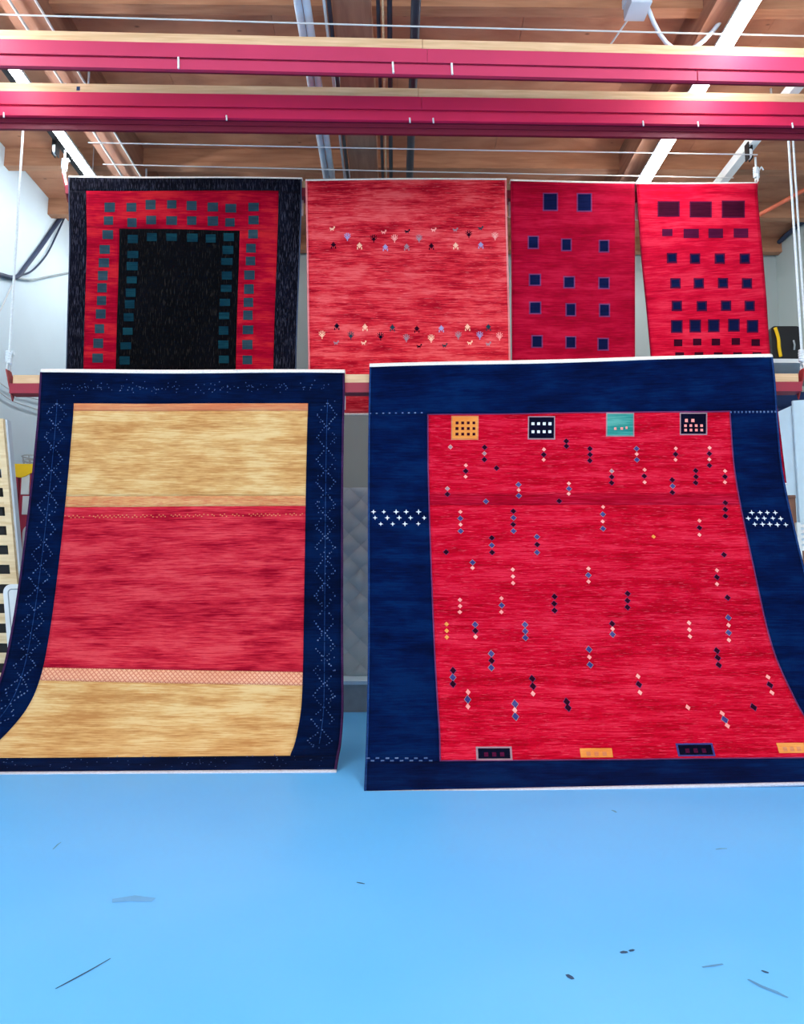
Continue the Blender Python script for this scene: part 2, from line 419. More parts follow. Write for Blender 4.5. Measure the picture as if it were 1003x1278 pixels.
# thin cables across under the deck
def wire(a, b, z, label):
    pa = at_z(a[0], a[1], z); pb = at_z(b[0], b[1], z); d = pb - pa
    o = MB().tube([pa, pa + d * 0.5 + (0, 0, -0.008), pb], 0.007, 6).build('hoist_cable', 'cable'); tag(o, label, 'cable', 'pulley cables')
    return pa, pb
wire((-40, 17), (1040, 46), 6.36, 'thin grey cable above the empty red rail')
wa = wire((110, 178), (945, 193), 6.36, 'thin pale cable spanning beneath the deck, the nearer of two by upper rugs')
wc = wire((128, 205), (915, 222), 6.36, 'thin pale cable spanning just over the upper rugs')

# ------------------------------------------------------------------ conduits and pipes along the deck
def pipe(x0, y0, z, r, mat, name, label, ya=3.0, yb=11.35, group=None):
    q = at_z(x0, y0, z); root = None
    mb = MB().tube([(q[0], ya, z), (q[0], yb, z)], r, 10)
    o = mb.build(name, mat, None, True); tag(o, label, 'pipe', group)
    for yy in np.arange(ya + 0.6, yb, 1.8):
        MB().box(q[0] - r * 1.4, q[0] + r * 1.4, yy - 0.02, yy + 0.02, z - r * 1.15, z - r * 0.9).build('strap', 'conduit', o)
        MB().box(q[0] - 0.008, q[0] + 0.008, yy - 0.01, yy + 0.01, z + r * 0.8, ZC).build('hanger', 'conduit', o)
pipe(371, 0, 6.5, 0.036, 'conduit', 'conduit', 'thick silver conduit, one of a touching pair', group='paired conduits')
pipe(382, 0, 6.5, 0.036, 'conduit', 'conduit', 'thick silver conduit, one of a touching pair', group='paired conduits')
pipe(404, 0, 6.5, 0.014, 'cable', 'conduit', 'thin pale conduit beside a thin dark pipe')
pipe(410, 0, 6.5, 0.02, 'dark_pipe', 'water_pipe', 'thin dark pipe beside a thin pale conduit')
pipe(471.5, 0, 6.5, 0.018, 'dark_pipe', 'water_pipe', 'slim dark pipe under the edge of middle beam')
pipe(477.5, 0, 6.48, 0.010, 'rail_wood', 'conduit', 'thin tan rod under the middle beam')
pipe(486, 0, 6.5, 0.024, 'dark_pipe', 'water_pipe', 'medium dark grey pipe right of the tan rod')
pipe(519, 0, 6.5, 0.045, 'dark_pipe', 'water_pipe', 'thick black pipe running below the plywood')
pipe(11, 0, 6.55, 0.013, 'cable', 'conduit', 'thin white conduit along the glulam beam, strip light side')
pipe(44, 0, 6.55, 0.012, 'cable', 'conduit', 'thin white conduit along the glulam beam, conduit pair side')

# ------------------------------------------------------------------ strip lights
def strip(x, y0, y1, z, label, group, hw=0.07):
    root = empty('strip_light', (x, (y0 + y1) / 2, z), label, 'lamp', group)
    MB().prism([(x - hw - 0.005, y0, z + 0.05), (x + hw + 0.005, y0, z + 0.05), (x + hw - 0.015, y0, z + 0.11), (x - hw + 0.015, y0, z + 0.11)], (0, y1 - y0, 0)).build('housing', 'housing', root)
    prof = [(x + hw * math.cos(t), y0 + 0.02, z + 0.05 + 0.06 * math.sin(t)) for t in np.linspace(math.pi, 2 * math.pi, 9)]
    MB().prism(prof, (0, y1 - y0 - 0.04, 0)).build('diffuser', 'lamp', root)
    for a in (y0, y1 - 0.018):
        MB().prism([(p_[0] * 1.0, a, p_[2]) for p_ in prof], (0, 0.018, 0)).build('end_cap', 'housing', root)
    for a in (y0 + 0.3, y1 - 0.3):
        MB().tube([(x, a, z + 0.11), (x, a, 6.6 if abs(x - 2.98) < 0.17 else ZC)], 0.006, 6).build('hanger', 'cable', root)
for x, s in ((-3.64, 'beside the dark pulley beam'), (3.02, 'along the beam above the plain red rug')):
    for i, y0 in enumerate((-3.2, -0.75, 1.7, 4.15, 6.6, 9.05)):
        strip(x, y0, y0 + 2.38, 6.4, 'bright fluorescent strip light in the row ' + s, 'strip lights ' + s, 0.048 if x < 0 else 0.075)

# junction box and its drooping cable
p = at_z(795, 8, 6.62)
jb = empty('junction_box', (p[0], p[1], 6.56), 'small grey blue junction box with drooping cable under the deck', 'box')
MB().box(p[0] - 0.09, p[0] + 0.09, p[1] - 0.12, p[1] + 0.10, 6.56, 6.68).build('box_body', 'housing', jb)
MB().box(p[0] - 0.10, p[0] + 0.10, p[1] - 0.13, p[1] + 0.11, 6.68, 6.76).build('lid', 'housing', jb)
MB().tube(bez((p[0] + 0.09, p[1], 6.62), (p[0] + 0.5, p[1] + 0.45, 6.1), (p[0] + 0.9, p[1] + 0.1, 6.75)), 0.02, 8).build('cable', 'conduit', jb, True)
MB().tube([(p[0] - 0.05, p[1] + 0.1, 6.58), (p[0] - 0.16, p[1] + 0.35, 6.5)], 0.008, 6).build('drop_wire', 'cable', jb)

# ------------------------------------------------------------------ rugs
def catmull(P, n=24):
    P = np.array(P); out = []
    Q = np.vstack([2 * P[0] - P[1], P, 2 * P[-1] - P[-2]])
    for i in range(1, len(Q) - 2):
        for t in np.linspace(0, 1, n, endpoint=False):
            a, b_, c, d = Q[i - 1], Q[i], Q[i + 1], Q[i + 2]
            out.append(0.5 * (2 * b_ + (c - a) * t + (2 * a - 5 * b_ + 4 * c - d) * t * t + (3 * b_ - a - 3 * c + d) * t ** 3))
    out.append(Q[-2]); return np.array(out)
class Rug:
    def __init__(self, st, label, ripple=0.006, seed=1, over=0.17, back=0.35):
        Lp = [at_y(s[0], s[1], s[4]) for s in st]; Rp = [at_y(s[2], s[3], s[4 if len(s) < 6 else 5]) for s in st]
        L = catmull(Lp); Rr = catmull(Rp)
        # the part laid over the rail
        def cap(q):
            return [q + (0, over + 0.015, -back), q + (0, over + 0.015, -0.15), q + (0, over + 0.01, -0.02), q + (0, over - 0.03, 0.022), q + (0, 0.5 * over, 0.026), q + (0, 0.03, 0.022)]
        Lc = np.array(cap(L[0])); Rc = np.array(cap(Rr[0]))
        L = np.vstack([Lc, L]); Rr = np.vstack([Rc, Rr]); n0 = len(Lc)
        mid = (L + Rr) / 2
        s = np.concatenate([[0], np.cumsum(np.linalg.norm(np.diff(mid, axis=0), axis=1))]); s -= s[n0]
        self.s = s; self.L = L; self.R = Rr; self.vmin = s[0]; self.vmax = s[-1]
        self.w = float(np.mean(np.linalg.norm(Rr - L, axis=1)))
        self.rip = ripple; self.ph = seed * 1.7
        # lookup from picture position to rug position, taken on the real surface
        uu, vv = np.meshgrid(np.linspace(0, 1, 301), np.linspace(0, self.vmax, 501))
        pts = self.pos(uu.ravel(), vv.ravel()) - CP
        d = pts @ FW
        self.lx = pts @ RT / d * F + W / 2; self.ly = H / 2 - pts @ UP / d * F
        self.lu = uu.ravel(); self.lv = vv.ravel()
        c = (L[-1] + Rr[-1]) / 2
        self.root = empty('hanging_rug', (c[0], c[1], c[2]), label, 'rug')
    def pos(self, u, v):
        u = np.asarray(u, float); v = np.asarray(v, float)
        l = np.stack([np.interp(v, self.s, self.L[:, k]) for k in range(3)], -1)
        r = np.stack([np.interp(v, self.s, self.R[:, k]) for k in range(3)], -1)
        p = l + (r - l) * u[..., None]
        x = u * self.w
        fade = np.clip(v / 0.5, 0, 1) * np.clip((self.vmax - v) / 0.6, 0.0, 1)
        dy = self.rip * fade * (np.sin(x * 3.1 + self.ph + 0.5 * v) + 0.6 * np.sin(x * 6.3 + 2.2 * self.ph - 0.3 * v))
        p[..., 1] -= dy
        p[..., 2] += 0.006 * np.sin(x * 2.3 + self.ph) * np.clip(1 - v / 0.5, 0, 1) * np.clip(1 + v / 0.1, 0, 1)
        return p
    def nrm(self, u, v):
        e = 0.004
        a = self.pos(np.asarray(u) + e, v) - self.pos(np.asarray(u) - e, v); c = self.pos(u, np.asarray(v) + e) - self.pos(u, np.asarray(v) - e)
        n = np.cross(c, a); n /= (np.linalg.norm(n, axis=-1, keepdims=True) + 1e-12)
        return n
    def uv(self, px, py):
        d = (self.lx - px) ** 2 + (self.ly - py) ** 2
        idx = np.argsort(d)[:12]; w = 1 / (d[idx] + 0.02); w /= w.sum()
        return float((self.lu[idx] * w).sum()), float((self.lv[idx] * w).sum())
    def grid(self, u0, u1, v0, v1, off=0.0, step=0.032):
        nu = max(1, int(math.ceil((u1 - u0) * self.w / step))); nv = max(1, int(math.ceil((v1 - v0) / step)))
        uu, vv = np.meshgrid(np.linspace(u0, u1, nu + 1), np.linspace(v0, v1, nv + 1))
        uu = uu.ravel(); vv = vv.ravel(); p = self.pos(uu, vv)
        if off: p = p + self.nrm(uu, vv) * off
        f = [(j * (nu + 1) + i, (j + 1) * (nu + 1) + i, (j + 1) * (nu + 1) + i + 1, j * (nu + 1) + i + 1) for j in range(nv) for i in range(nu)]
        return p, f, np.stack([uu * self.w, vv], -1)
    def part(self, name, rects, mat, off=0.0, thick=0.014, step=0.032, parent=None):
        V = []; Fc = []; U = []; n = 0
        for q in rects:
            p, f, t = self.grid(*q, off=off, step=step)
            V.append(p); U.append(t); Fc += [tuple(i + n for i in g) for g in f]; n += len(p)
        o = mk(name, np.vstack(V), Fc, mat, parent or self.root, True, np.vstack(U))
        if thick:
            s = o.modifiers.new('thickness', 'SOLIDIFY'); s.thickness = thick; s.offset = -1
        return o
    def quad(self, name, corners, mat, off=0.0025, parent=None, n=4):
        """a woven patch given by four (u, v) corners"""
        c = [np.array(q) for q in corners]; uu = []; vv = []
        for j in range(n + 1):
            for i in range(n + 1):
                a, b_ = i / n, j / n
                q = (1 - a) * (1 - b_) * c[0] + a * (1 - b_) * c[1] + a * b_ * c[2] + (1 - a) * b_ * c[3]
                uu.append(q[0]); vv.append(q[1])
        uu = np.array(uu); vv = np.array(vv); p = self.pos(uu, vv) + self.nrm(uu, vv) * off
        f = [(j * (n + 1) + i, (j + 1) * (n + 1) + i, (j + 1) * (n + 1) + i + 1, j * (n + 1) + i + 1) for j in range(n) for i in range(n)]
        return mk(name, p, f, mat, parent or self.root, True, np.stack([uu * self.w, vv], -1))
    def polys(self, name, shapes, mat, off=0.0025, parent=None):
        """shapes: list of outlines in (u, v)"""
        V = []; Fc = []; U = []
        for s in shapes:
            s = np.array(s); n = len(V)
            p = self.pos(s[:, 0], s[:, 1]) + self.nrm(s[:, 0], s[:, 1]) * off
            V += list(p); U += [(a * self.w, b_) for a, b_ in s]; Fc.append(tuple(range(n, n + len(s)))[::-1])
        return mk(name, V, Fc, mat, parent or self.root, False, U)
    def square(self, px, py, w, h, mat, name='woven_square', outline=None, skew=0.0):
        cs = [self.uv(px + sx * w / 2 + skew * sy, py + sy * h / 2) for sx, sy in ((-1, -1), (1, -1), (1, 1), (-1, 1))]
        o = self.quad(name, cs, mat, n=3, off=0.003)
        if outline:
            g = 1.6; cs2 = [self.uv(px + sx * (w / 2 + g) + skew * sy, py + sy * (h / 2 + g)) for sx, sy in ((-1, -1), (1, -1), (1, 1), (-1, 1))]
            self.quad('outline', cs2, outline, n=4, off=0.0015, parent=o)
        return o
    def diamond(self, px, py, rx, ry, mat, rim=None):
        u, v = self.uv(px, py); k = 0.00785
        def sh(s): return [(u - s * rx * k / self.w, v), (u, v + s * ry * k), (u + s * rx * k / self.w, v), (u, v - s * ry * k)]
        o = self.polys('woven_diamond', [sh(1.0)], mat, 0.004)
        if rim: self.polys('diamond_rim', [sh(1.2)], rim, 0.0022, parent=o)
        return o

def edges(rug, sel, sel_w, top_mat='warp', bot_mat='warp', front=0.022, bottom=0.035, thick=0.016):
    e = sel_w / rug.w
    rug.part('end_binding', [(0, 1, rug.vmin, front)], top_mat, 0.002, 0.018)
    if bottom: rug.part('end_binding', [(0, 1, rug.vmax - bottom, rug.vmax)], bot_mat, 0.001, thick + 0.004)
    if sel:
        for a, c in ((0, e), (1 - e, 1)):
            rug.part('selvedge', [(a, c, front, rug.vmax - bottom)], sel, 0.001, thick + 0.002)
    return e
def frame(u0, u1, v0, v1, a0, a1, b0, b1):
    """rectangles of a border around (a0..a1, b0..b1)"""
    return [(u0, u1, v0, b0), (u0, a0, b0, b1), (a1, u1, b0, b1), (u0, u1, b1, v1)]

# wools
navyL = wool('navy_wool', srgb(0, 16, 52), srgb(1, 25, 72), srgb(3, 38, 92), 0.7, blotch=0.7, k=0.46)
navyR = wool('blue_navy_wool', srgb(0, 18, 66), srgb(0, 29, 88), srgb(2, 46, 108), 0.7, blotch=0.8, k=0.46)
gold = wool('gold_wool', srgb(196, 138, 80), srgb(222, 172, 108), srgb(238, 204, 144), 1.0, blotch=0.6, k=0.84)
peach = wool('peach_wool', srgb(204, 112, 76), srgb(216, 134, 92), srgb(226, 160, 110), 0.9, k=0.85)
redL = wool('madder_wool', srgb(148, 6, 34), srgb(200, 38, 58), srgb(222, 72, 82), 1.0, blotch=0.5, k=0.88)
redR = wool('crimson_wool', srgb(168, 0, 26), srgb(208, 3, 42), srgb(232, 40, 72), 1.05, flecks=(0.60, srgb(226, 74, 98), 0.55), blotch=0.3, k=0.76)
braidm = wool('braid_wool', srgb(226, 160, 124), srgb(236, 178, 142), srgb(240, 190, 156), 0.5, braid=(22.0, srgb(196, 104, 84)), k=0.95)
black1 = wool('black_wool', srgb(5, 6, 16), srgb(10, 11, 24), srgb(16, 18, 34), 0.7, flecks=(0.55, srgb(130, 128, 150), 0.16), vertical=True, k=0.8)
black2 = wool('black_field_wool', srgb(3, 4, 10), srgb(6, 7, 14), srgb(10, 11, 20), 0.6, flecks=(0.58, srgb(120, 112, 104), 0.09), vertical=True, k=0.6)
red1 = wool('scarlet_wool', srgb(152, 0, 34), srgb(182, 4, 44), srgb(218, 38, 50), 0.9, blotch=0.8, k=0.66)
pink2 = wool('rose_wool', srgb(156, 8, 32), srgb(210, 40, 56), srgb(230, 88, 92), 1.1, flecks=(0.62, srgb(236, 130, 132), 0.5), blotch=0.7, k=0.95)
red3 = wool('deep_crimson_wool', srgb(140, 2, 32), srgb(166, 4, 42), srgb(190, 22, 58), 0.9, blotch=0.6, k=0.85)
red4 = wool('warm_crimson_wool', srgb(156, 3, 32), srgb(192, 10, 46), srgb(212, 42, 68), 0.9, blotch=0.6, k=1.0)
tealw = wool('slate_teal_wool', srgb(32, 52, 66), srgb(44, 66, 80), srgb(60, 82, 92), 0.5, k=0.75)
tealdk = wool('dark_teal_wool', srgb(6, 38, 54), srgb(12, 54, 68), srgb(24, 74, 84), 0.6, k=0.7)
navyS = wool('navy_square_wool', srgb(8, 12, 44), srgb(12, 18, 58), srgb(20, 28, 72), 0.5)
plum = wool('plum_wool', srgb(60, 8, 40), srgb(78, 14, 50), srgb(96, 22, 58), 0.5)
maroonS = wool('maroon_square_wool', srgb(40, 4, 24), srgb(54, 6, 30), srgb(70, 12, 38), 0.5)
violet = wool('violet_rim_wool', srgb(96, 40, 84), srgb(110, 50, 96), srgb(128, 66, 110), 0.4)
whitew = wool('white_wool', srgb(196, 206, 226), srgb(214, 222, 236), srgb(230, 234, 242), 0.4, k=0.95)
dotw = wool('dot_wool', srgb(52, 76, 126), srgb(76, 100, 148), srgb(116, 136, 174), 0.6)
orangew = wool('orange_wool', srgb(220, 124, 52), srgb(232, 146, 70), srgb(240, 164, 92), 0.5)
tealsq = wool('jade_wool', srgb(32, 120, 116), srgb(56, 144, 136), srgb(90, 166, 156), 1.0)
darkw = wool('dark_wool', srgb(30, 2, 20), srgb(44, 4, 26), srgb(58, 8, 32), 0.4)
blackw = wool('black_navy_wool', srgb(4, 4, 22), srgb(8, 8, 30), srgb(14, 14, 40), 0.4)
bluew = wool('blue_grey_wool', srgb(48, 46, 104), srgb(66, 62, 122), srgb(92, 88, 142), 0.4)
pinkw = wool('pale_pink_wool', srgb(236, 130, 128), srgb(244, 154, 148), srgb(248, 176, 166), 0.4, k=0.95)
greyw = wool('grey_wool', srgb(140, 110, 124), srgb(158, 126, 138), srgb(176, 146, 154), 0.4)
lavw = wool('lavender_wool', srgb(142, 130, 178), srgb(160, 148, 196), srgb(178, 168, 208), 0.4)
peachw = wool('cream_peach_wool', srgb(236, 168, 140), srgb(244, 186, 158), srgb(248, 204, 178), 0.4, k=0.95)
purple_sel = wool('purple_selvedge', srgb(44, 22, 56), srgb(60, 32, 70), srgb(78, 46, 86), 0.4)
pink_sel = wool('pink_selvedge', srgb(214, 110, 116), srgb(230, 136, 138), srgb(240, 160, 158), 0.4)
red_sel = wool('red_selvedge', srgb(120, 6, 34), srgb(150, 12, 44), srgb(176, 34, 60), 0.4)
blue_sel = wool('blue_selvedge', srgb(12, 36, 84), srgb(26, 56, 108), srgb(48, 78, 128), 0.4)

# ---- big rug with gold and red bands
G = Rug([(50, 462.5, 430, 463, 7.40), (48, 500, 430, 500, 7.385), (46, 530, 429, 530, 7.38), (38, 610, 428, 610, 7.36), (27, 700, 428, 690, 7.31), (15, 780, 428, 780, 7.22),
         (1, 842, 428.5, 850, 7.04), (-20, 885, 428.5, 890, 6.93), (-58, 925, 426, 925, 6.79), (-88, 946, 423, 942, 6.66), (-104, 967, 419.5, 963.5, 6.38, 6.42)],
        'big rug banded gold and madder red inside a dark navy border', 0.008, 1)
e = edges(G, purple_sel, 0.02, 'warp', 'warp_blue', bottom=0.04)
fu0 = G.uv(92, 504)[0]; fu1 = G.uv(384.5, 504)[0]; fv0 = G.uv(240, 503.5)[1]; fv1 = G.uv(240, 944)[1]
G.part('border', frame(e, 1 - e, 0.022, G.vmax - 0.04, fu0, fu1, fv0, fv1), navyL)
def vy(y): return G.uv(230, y)[1]
bands = [('band', fv0, vy(513), peach), ('band', vy(513), vy(619), gold), ('band', vy(619), vy(632), 'ps'), ('band', vy(632), vy(836.5), redL),
         ('braid_band', vy(836.5), vy(853), braidm), ('band', vy(853), fv1, gold)]
peachspeck = wool('speckled_peach_wool', srgb(198, 128, 84), srgb(220, 160, 106), srgb(230, 180, 126), 1.0, flecks=(0.5, srgb(196, 84, 60), 0.5))
for nme, a, c, mt in bands: G.part(nme, [(fu0, fu1, a, c)], peachspeck if mt == 'ps' else mt)
chev = []
for i in range(118):
    u = fu0 + (fu1 - fu0) * (i + 0.5) / 118; v = vy(643) + (0.012 if i % 2 else -0.004) + random.uniform(-.004, .004)
    if random.random() < 0.8: chev.append([(u - 0.006 / G.w, v - 0.005), (u - 0.006 / G.w, v + 0.005), (u + 0.006 / G.w, v + 0.005), (u + 0.006 / G.w, v - 0.005)])
tag(G.polys('woven_chevrons', chev, peach, 0.003), kind='stuff')
# dotted chain of lozenges woven in the navy border
dots = []
def dot(rug, u, v, s): return [(u - s / rug.w, v - s), (u - s / rug.w, v + s), (u + s / rug.w, v + s), (u + s / rug.w, v - s)]
for uc in (e + (fu0 - e) * 0.5, fu1 + (1 - e - fu1) * 0.56):
    v = 0.34; k = 0
    while v < fv1 - 0.12:
        ph = (k % 10) / 10.0; a = 0.09 * (1 - abs(2 * ph - 1)) + 0.008
        if random.random() < 0.86: dots.append(dot(G, uc + a / G.w, v + random.uniform(-.006, .006), random.uniform(0.003, 0.0066)))
        if random.random() < 0.86: dots.append(dot(G, uc - a / G.w, v + random.uniform(-.006, .006), random.uniform(0.003, 0.0066)))
        v += 0.0225; k += 1
    for q in range(46):
        dots.append(dot(G, uc + random.uniform(-.1, .1) / G.w, random.uniform(0.3, fv1 - 0.1), 0.0045))
for q in range(130): dots.append(dot(G, random.uniform(0.05, 0.95), random.gauss(0.165, 0.03), random.uniform(0.003, 0.005)))
for q in range(90): dots.append(dot(G, random.uniform(0.02, 0.97), G.vmax - 0.04 - random.uniform(0.05, 0.24), random.uniform(0.003, 0.005)))
tag(G.polys('woven_dots', dots, dotw, 0.003), kind='stuff')
for uc in (e + (fu0 - e) * 0.5, fu1 + (1 - e - fu1) * 0.56):
    for k in range(24):
        v0 = 0.3 + k * (fv1 - 0.45) / 24
        G.quad('stitch_line', [(uc - 0.003 / G.w, v0), (uc + 0.003 / G.w, v0), (uc + 0.003 / G.w, v0 + 0.13), (uc - 0.003 / G.w, v0 + 0.13)], blue_sel, 0.002, n=3)

# ---- big rug with crimson field and diamonds
B = Rug([(461, 455.5, 964, 443, 7.38), (460, 500, 967.5, 480, 7.365), (459.5, 530, 970.5, 530, 7.34), (459, 600, 978, 600, 7.25), (459, 710, 1003, 710, 6.98), (459, 800, 1028, 806, 6.80),
         (458, 870, 1060, 872, 6.53), (457, 915, 1085, 910, 6.34), (455.5, 951, 1100, 945, 6.17), (454, 991, 1106, 976.5, 5.79, 5.93)],
        'big rug with crimson field of small diamonds inside a wide navy border', 0.009, 4)
e = edges(B, blue_sel, 0.018, 'warp', 'warp_blue', bottom=0.03)
bu0 = B.uv(533, 560)[0]; bu1 = B.uv(913, 540)[0]; bv0 = B.uv(700, 514.5)[1]; bv1 = B.uv(700, 949)[1]
B.part('border', frame(e, 1 - e, 0.022, B.vmax - 0.03, bu0, bu1, bv0, bv1), navyR)
t = 0.012
B.part('field_edge', frame(bu0, bu1, bv0, bv1, bu0 + t / B.w, bu1 - t / B.w, bv0 + t, bv1 - t), violet, 0.001, 0.015)
d0 = B.uv(700, 617)[1]; d1 = B.uv(700, 630)[1]
redRd = wool('dark_crimson_wool', srgb(160, 0, 28), srgb(190, 4, 44), srgb(222, 36, 74), 1.05, blotch=0.3, k=0.66)
B.part('field', [(bu0 + t / B.w, bu1 - t / B.w, bv0 + t, d0)], redR)
B.part('dye_band', [(bu0 + t / B.w, bu1 - t / B.w, d0, d1)], redRd)
B.part('field', [(bu0 + t / B.w, bu1 - t / B.w, d1, bv1 - t)], redR)
def panel(px, py, w, h, mat, rim, cells, cmat):
    p_ = B.square(px, py, w, h, mat, 'woven_panel')
    cs = [B.uv(px + sx * (w / 2 + 1.5), py + sy * (h / 2 + 1.5)) for sx, sy in ((-1, -1), (1, -1), (1, 1), (-1, 1))]
    B.quad('panel_rim', cs, rim, 0.0015, p_, 4)
    for cx, cy, s in cells:
        B.quad('panel_square', [B.uv(px + cx + a * s, py + cy + c * s) for a, c in ((-1, -1), (1, -1), (1, 1), (-1, 1))], cmat, 0.0045, p_, 1)
panel(580, 534, 31, 27, orangew, peach, [(-10 + 7 * i, -6 + 7 * j, 1.8) for i in range(4) for j in range(3)], maroonS)
panel(675.5, 534, 31, 26, blackw, greyw, [(-10.5 + 7 * i, -5 + 10 * j, 1.8) for i in range(4) for j in range(2)], whitew)
panel(773.5, 530, 32, 27, tealsq, greyw, [(2, 5, 1.4), (8, 4, 1.4), (-6, 5, 1.4)], pinkw)
panel(865, 529, 31, 25, blackw, greyw, [(-9 + 8 * i, -4, 2.0) for i in range(2)] + [(-10 + 6.7 * i, 2.5 + 5.5 * j, 1.6) for i in range(4) for j in range(2)], pinkw)
for cs, mt, rim in (([(593, 934), (634, 934), (639, 947), (600, 947)], blackw, greyw), ([(720, 934), (760, 934), (768, 945.5), (728, 945.5)], orangew, None),
                    ([(838.5, 930), (881, 930), (895, 942), (855, 942)], blackw, bluew), ([(960, 928), (997, 927), (1012, 940), (980, 940)], orangew, None)):
    uvs = [B.uv(*c) for c in cs]
    u0 = (uvs[0][0] + uvs[3][0]) / 2; u1 = (uvs[1][0] + uvs[2][0]) / 2; v0 = (uvs[0][1] + uvs[1][1]) / 2; v1 = (uvs[2][1] + uvs[3][1]) / 2
    p_ = B.quad('woven_panel', [(u0, v0), (u1, v0), (u1, v1), (u0, v1)], mt, 0.003, n=8)
    if rim: B.quad('panel_rim', [(u0 - .004, v0 - .016), (u1 + .004, v0 - .016), (u1 + .004, v1 + .016), (u0 - .004, v1 + .016)], rim, 0.0015, p_, 8)
    for k in range(3):
        a = u0 + (u1 - u0) * (0.25 + 0.25 * k); c = v0 + (v1 - v0) * 0.6
        B.quad('panel_square', [(a - .004, c - .02), (a + .004, c - .02), (a + .004, c + .02), (a - .004, c + .02)], peach if mt is orangew else plum, 0.005, p_, 2)
KEY = {'d': (darkw, violet), 'b': (bluew, greyw), 'p': (pinkw, None), 'g': (greyw, pinkw), 'o': (orangew, None)}
cols = [(561.7, 558, 558, 'g'), (604.4, 558.4, 573.6, 'dgd'), (581, 581, 595, 'pdp'), (619.2, 584.4, 0, 'd'), (678.4, 561, 574, 'pdp'), (706.3, 550.6, 557, 'dd'), (558, 610, 617, 'gd'),
        (606, 626, 0, 'b'), (647, 605, 619, 'bpb'), (709.6, 603.6, 616.5, 'pbp'), (697.4, 625.4, 0, 'd'), (574.4, 639, 663, 'pbpb'), (640.4, 638, 663, 'dbdb'), (613.6, 671.5, 689.6, 'dbd'),
        (670, 670, 689.6, 'bdb'), (556.6, 689, 0, 'd'), (589.3, 702, 709, 'bp'), (639.8, 711, 728, 'ppp'), (573.7, 749, 764, 'ppp'), (625.6, 747, 764, 'pbp'), (691.5, 744.7, 762, 'ddd'),
        (557.2, 779, 795.5, 'ooo'), (593, 779.6, 795, 'bdp'), (655.2, 779.6, 796, 'bbb'), (613, 816, 833.4, 'bdb'), (565, 837, 854, 'dbd'), (664.6, 847, 866, 'ddp'), (583.6, 864, 882, 'pbp'),
        (642.5, 878.7, 894.6, 'bpb'), (707.8, 876, 883.4, 'dd'), (735.8, 560, 575, 'ddd'), (794.2, 560, 574, 'bpb'), (842.7, 560, 574, 'pdp'), (884.8, 559, 581, 'pdpd'), (763, 588, 602.7, 'gdd'),
        (803.8, 586.6, 602, 'pdp'), (868, 587.5, 602.7, 'ddd'), (838.8, 599, 614.8, 'dbd'), (904.3, 588, 602, 'pdp'), (752, 633, 660, 'pbpb'), (872.6, 650, 667.6, 'pdp'), (905, 627.5, 644.4, 'ddd'),
        (815, 670, 0, 'o'), (902.8, 692.4, 0, 'd'), (734, 710, 726, 'pbp'), (894, 712, 729, 'pdp'), (907.6, 746, 0, 'd'), (782.8, 741, 758, 'ddd'), (764, 778.4, 791.7, 'dpb'), (860, 777.6, 794.5, 'ppp'),
        (909, 771, 799, 'bpbp'), (735.3, 810.6, 830, 'bpb'), (895.5, 812, 830, 'ddd'), (797, 844.5, 864.5, 'pdp'), (960.5, 845, 864.5, 'pdp'), (858, 883, 0, 'p'), (940, 882.6, 0, 'd'), (904, 890.5, 906, 'pbp')]
for x, ya, yb, s in cols:
    uc, va = B.uv(x, ya); n = len(s)
    lean = (x - 600) / 400.0 * max(0, (ya - 760) / 130.0) * 4
    for i, ch in enumerate(s):
        y = ya if n == 1 else ya + (yb - ya) * i / (n - 1)
        xx = x + (0 if n == 1 else lean * (i / (n - 1) - 0.5) * 2)
        big = 3.3 if ch in 'bd' else 2.7
        st = 1.0 + max(0, (ya - 760) / 300.0)
        B.diamond(xx, y, big, big * st * 1.0, *KEY[ch])
# stars and dots in the navy border
def star(px, py, s):
    u, v = B.uv(px, py); a = s * 0.0078; c = a * 0.24; w = B.w
    B.polys('woven_star', [[(u - a / w, v), (u - c / w, v + c), (u, v + a), (u + c / w, v + c), (u + a / w, v), (u + c / w, v - c), (u, v - a), (u - c / w, v - c)]], whitew, 0.003)
for row in ([(466, 639), (479, 639), (494, 639), (507, 639), (522, 639)], [(468, 646.5), (483, 646.5), (498, 646.5), (512, 646.5), (529, 646.5)], [(475, 654), (490, 654), (505, 654), (522, 654)],
            [(938, 640), (948, 640), (957, 640), (967, 640)], [(933.5, 647), (944, 647), (953.5, 647), (964, 647), (974, 647.5)], [(941.5, 654.5), (951, 654.5), (960, 654.5), (970, 655), (980, 655)]):
    for q in row: star(q[0], q[1], random.uniform(2.9, 3.8))
ds = []
for i in range(9): ds.append(dot(B, *B.uv(462 + 8 * i, 516 - 0.1 * i), 0.009))
for i in range(13): ds.append(dot(B, *B.uv(912 + 4.6 * i, 514.5 - 0.05 * i), 0.008))
for i in range(14):
    u, v = B.uv(459 + 6 * i, 946.5 + 3.2 * (i % 2)); ds.append([(u - 0.014 / B.w, v - 0.007), (u - 0.014 / B.w, v + 0.007), (u + 0.014 / B.w, v + 0.007), (u + 0.014 / B.w, v - 0.007)])
tag(B.polys('woven_dots', ds, dotw, 0.003), kind='stuff')

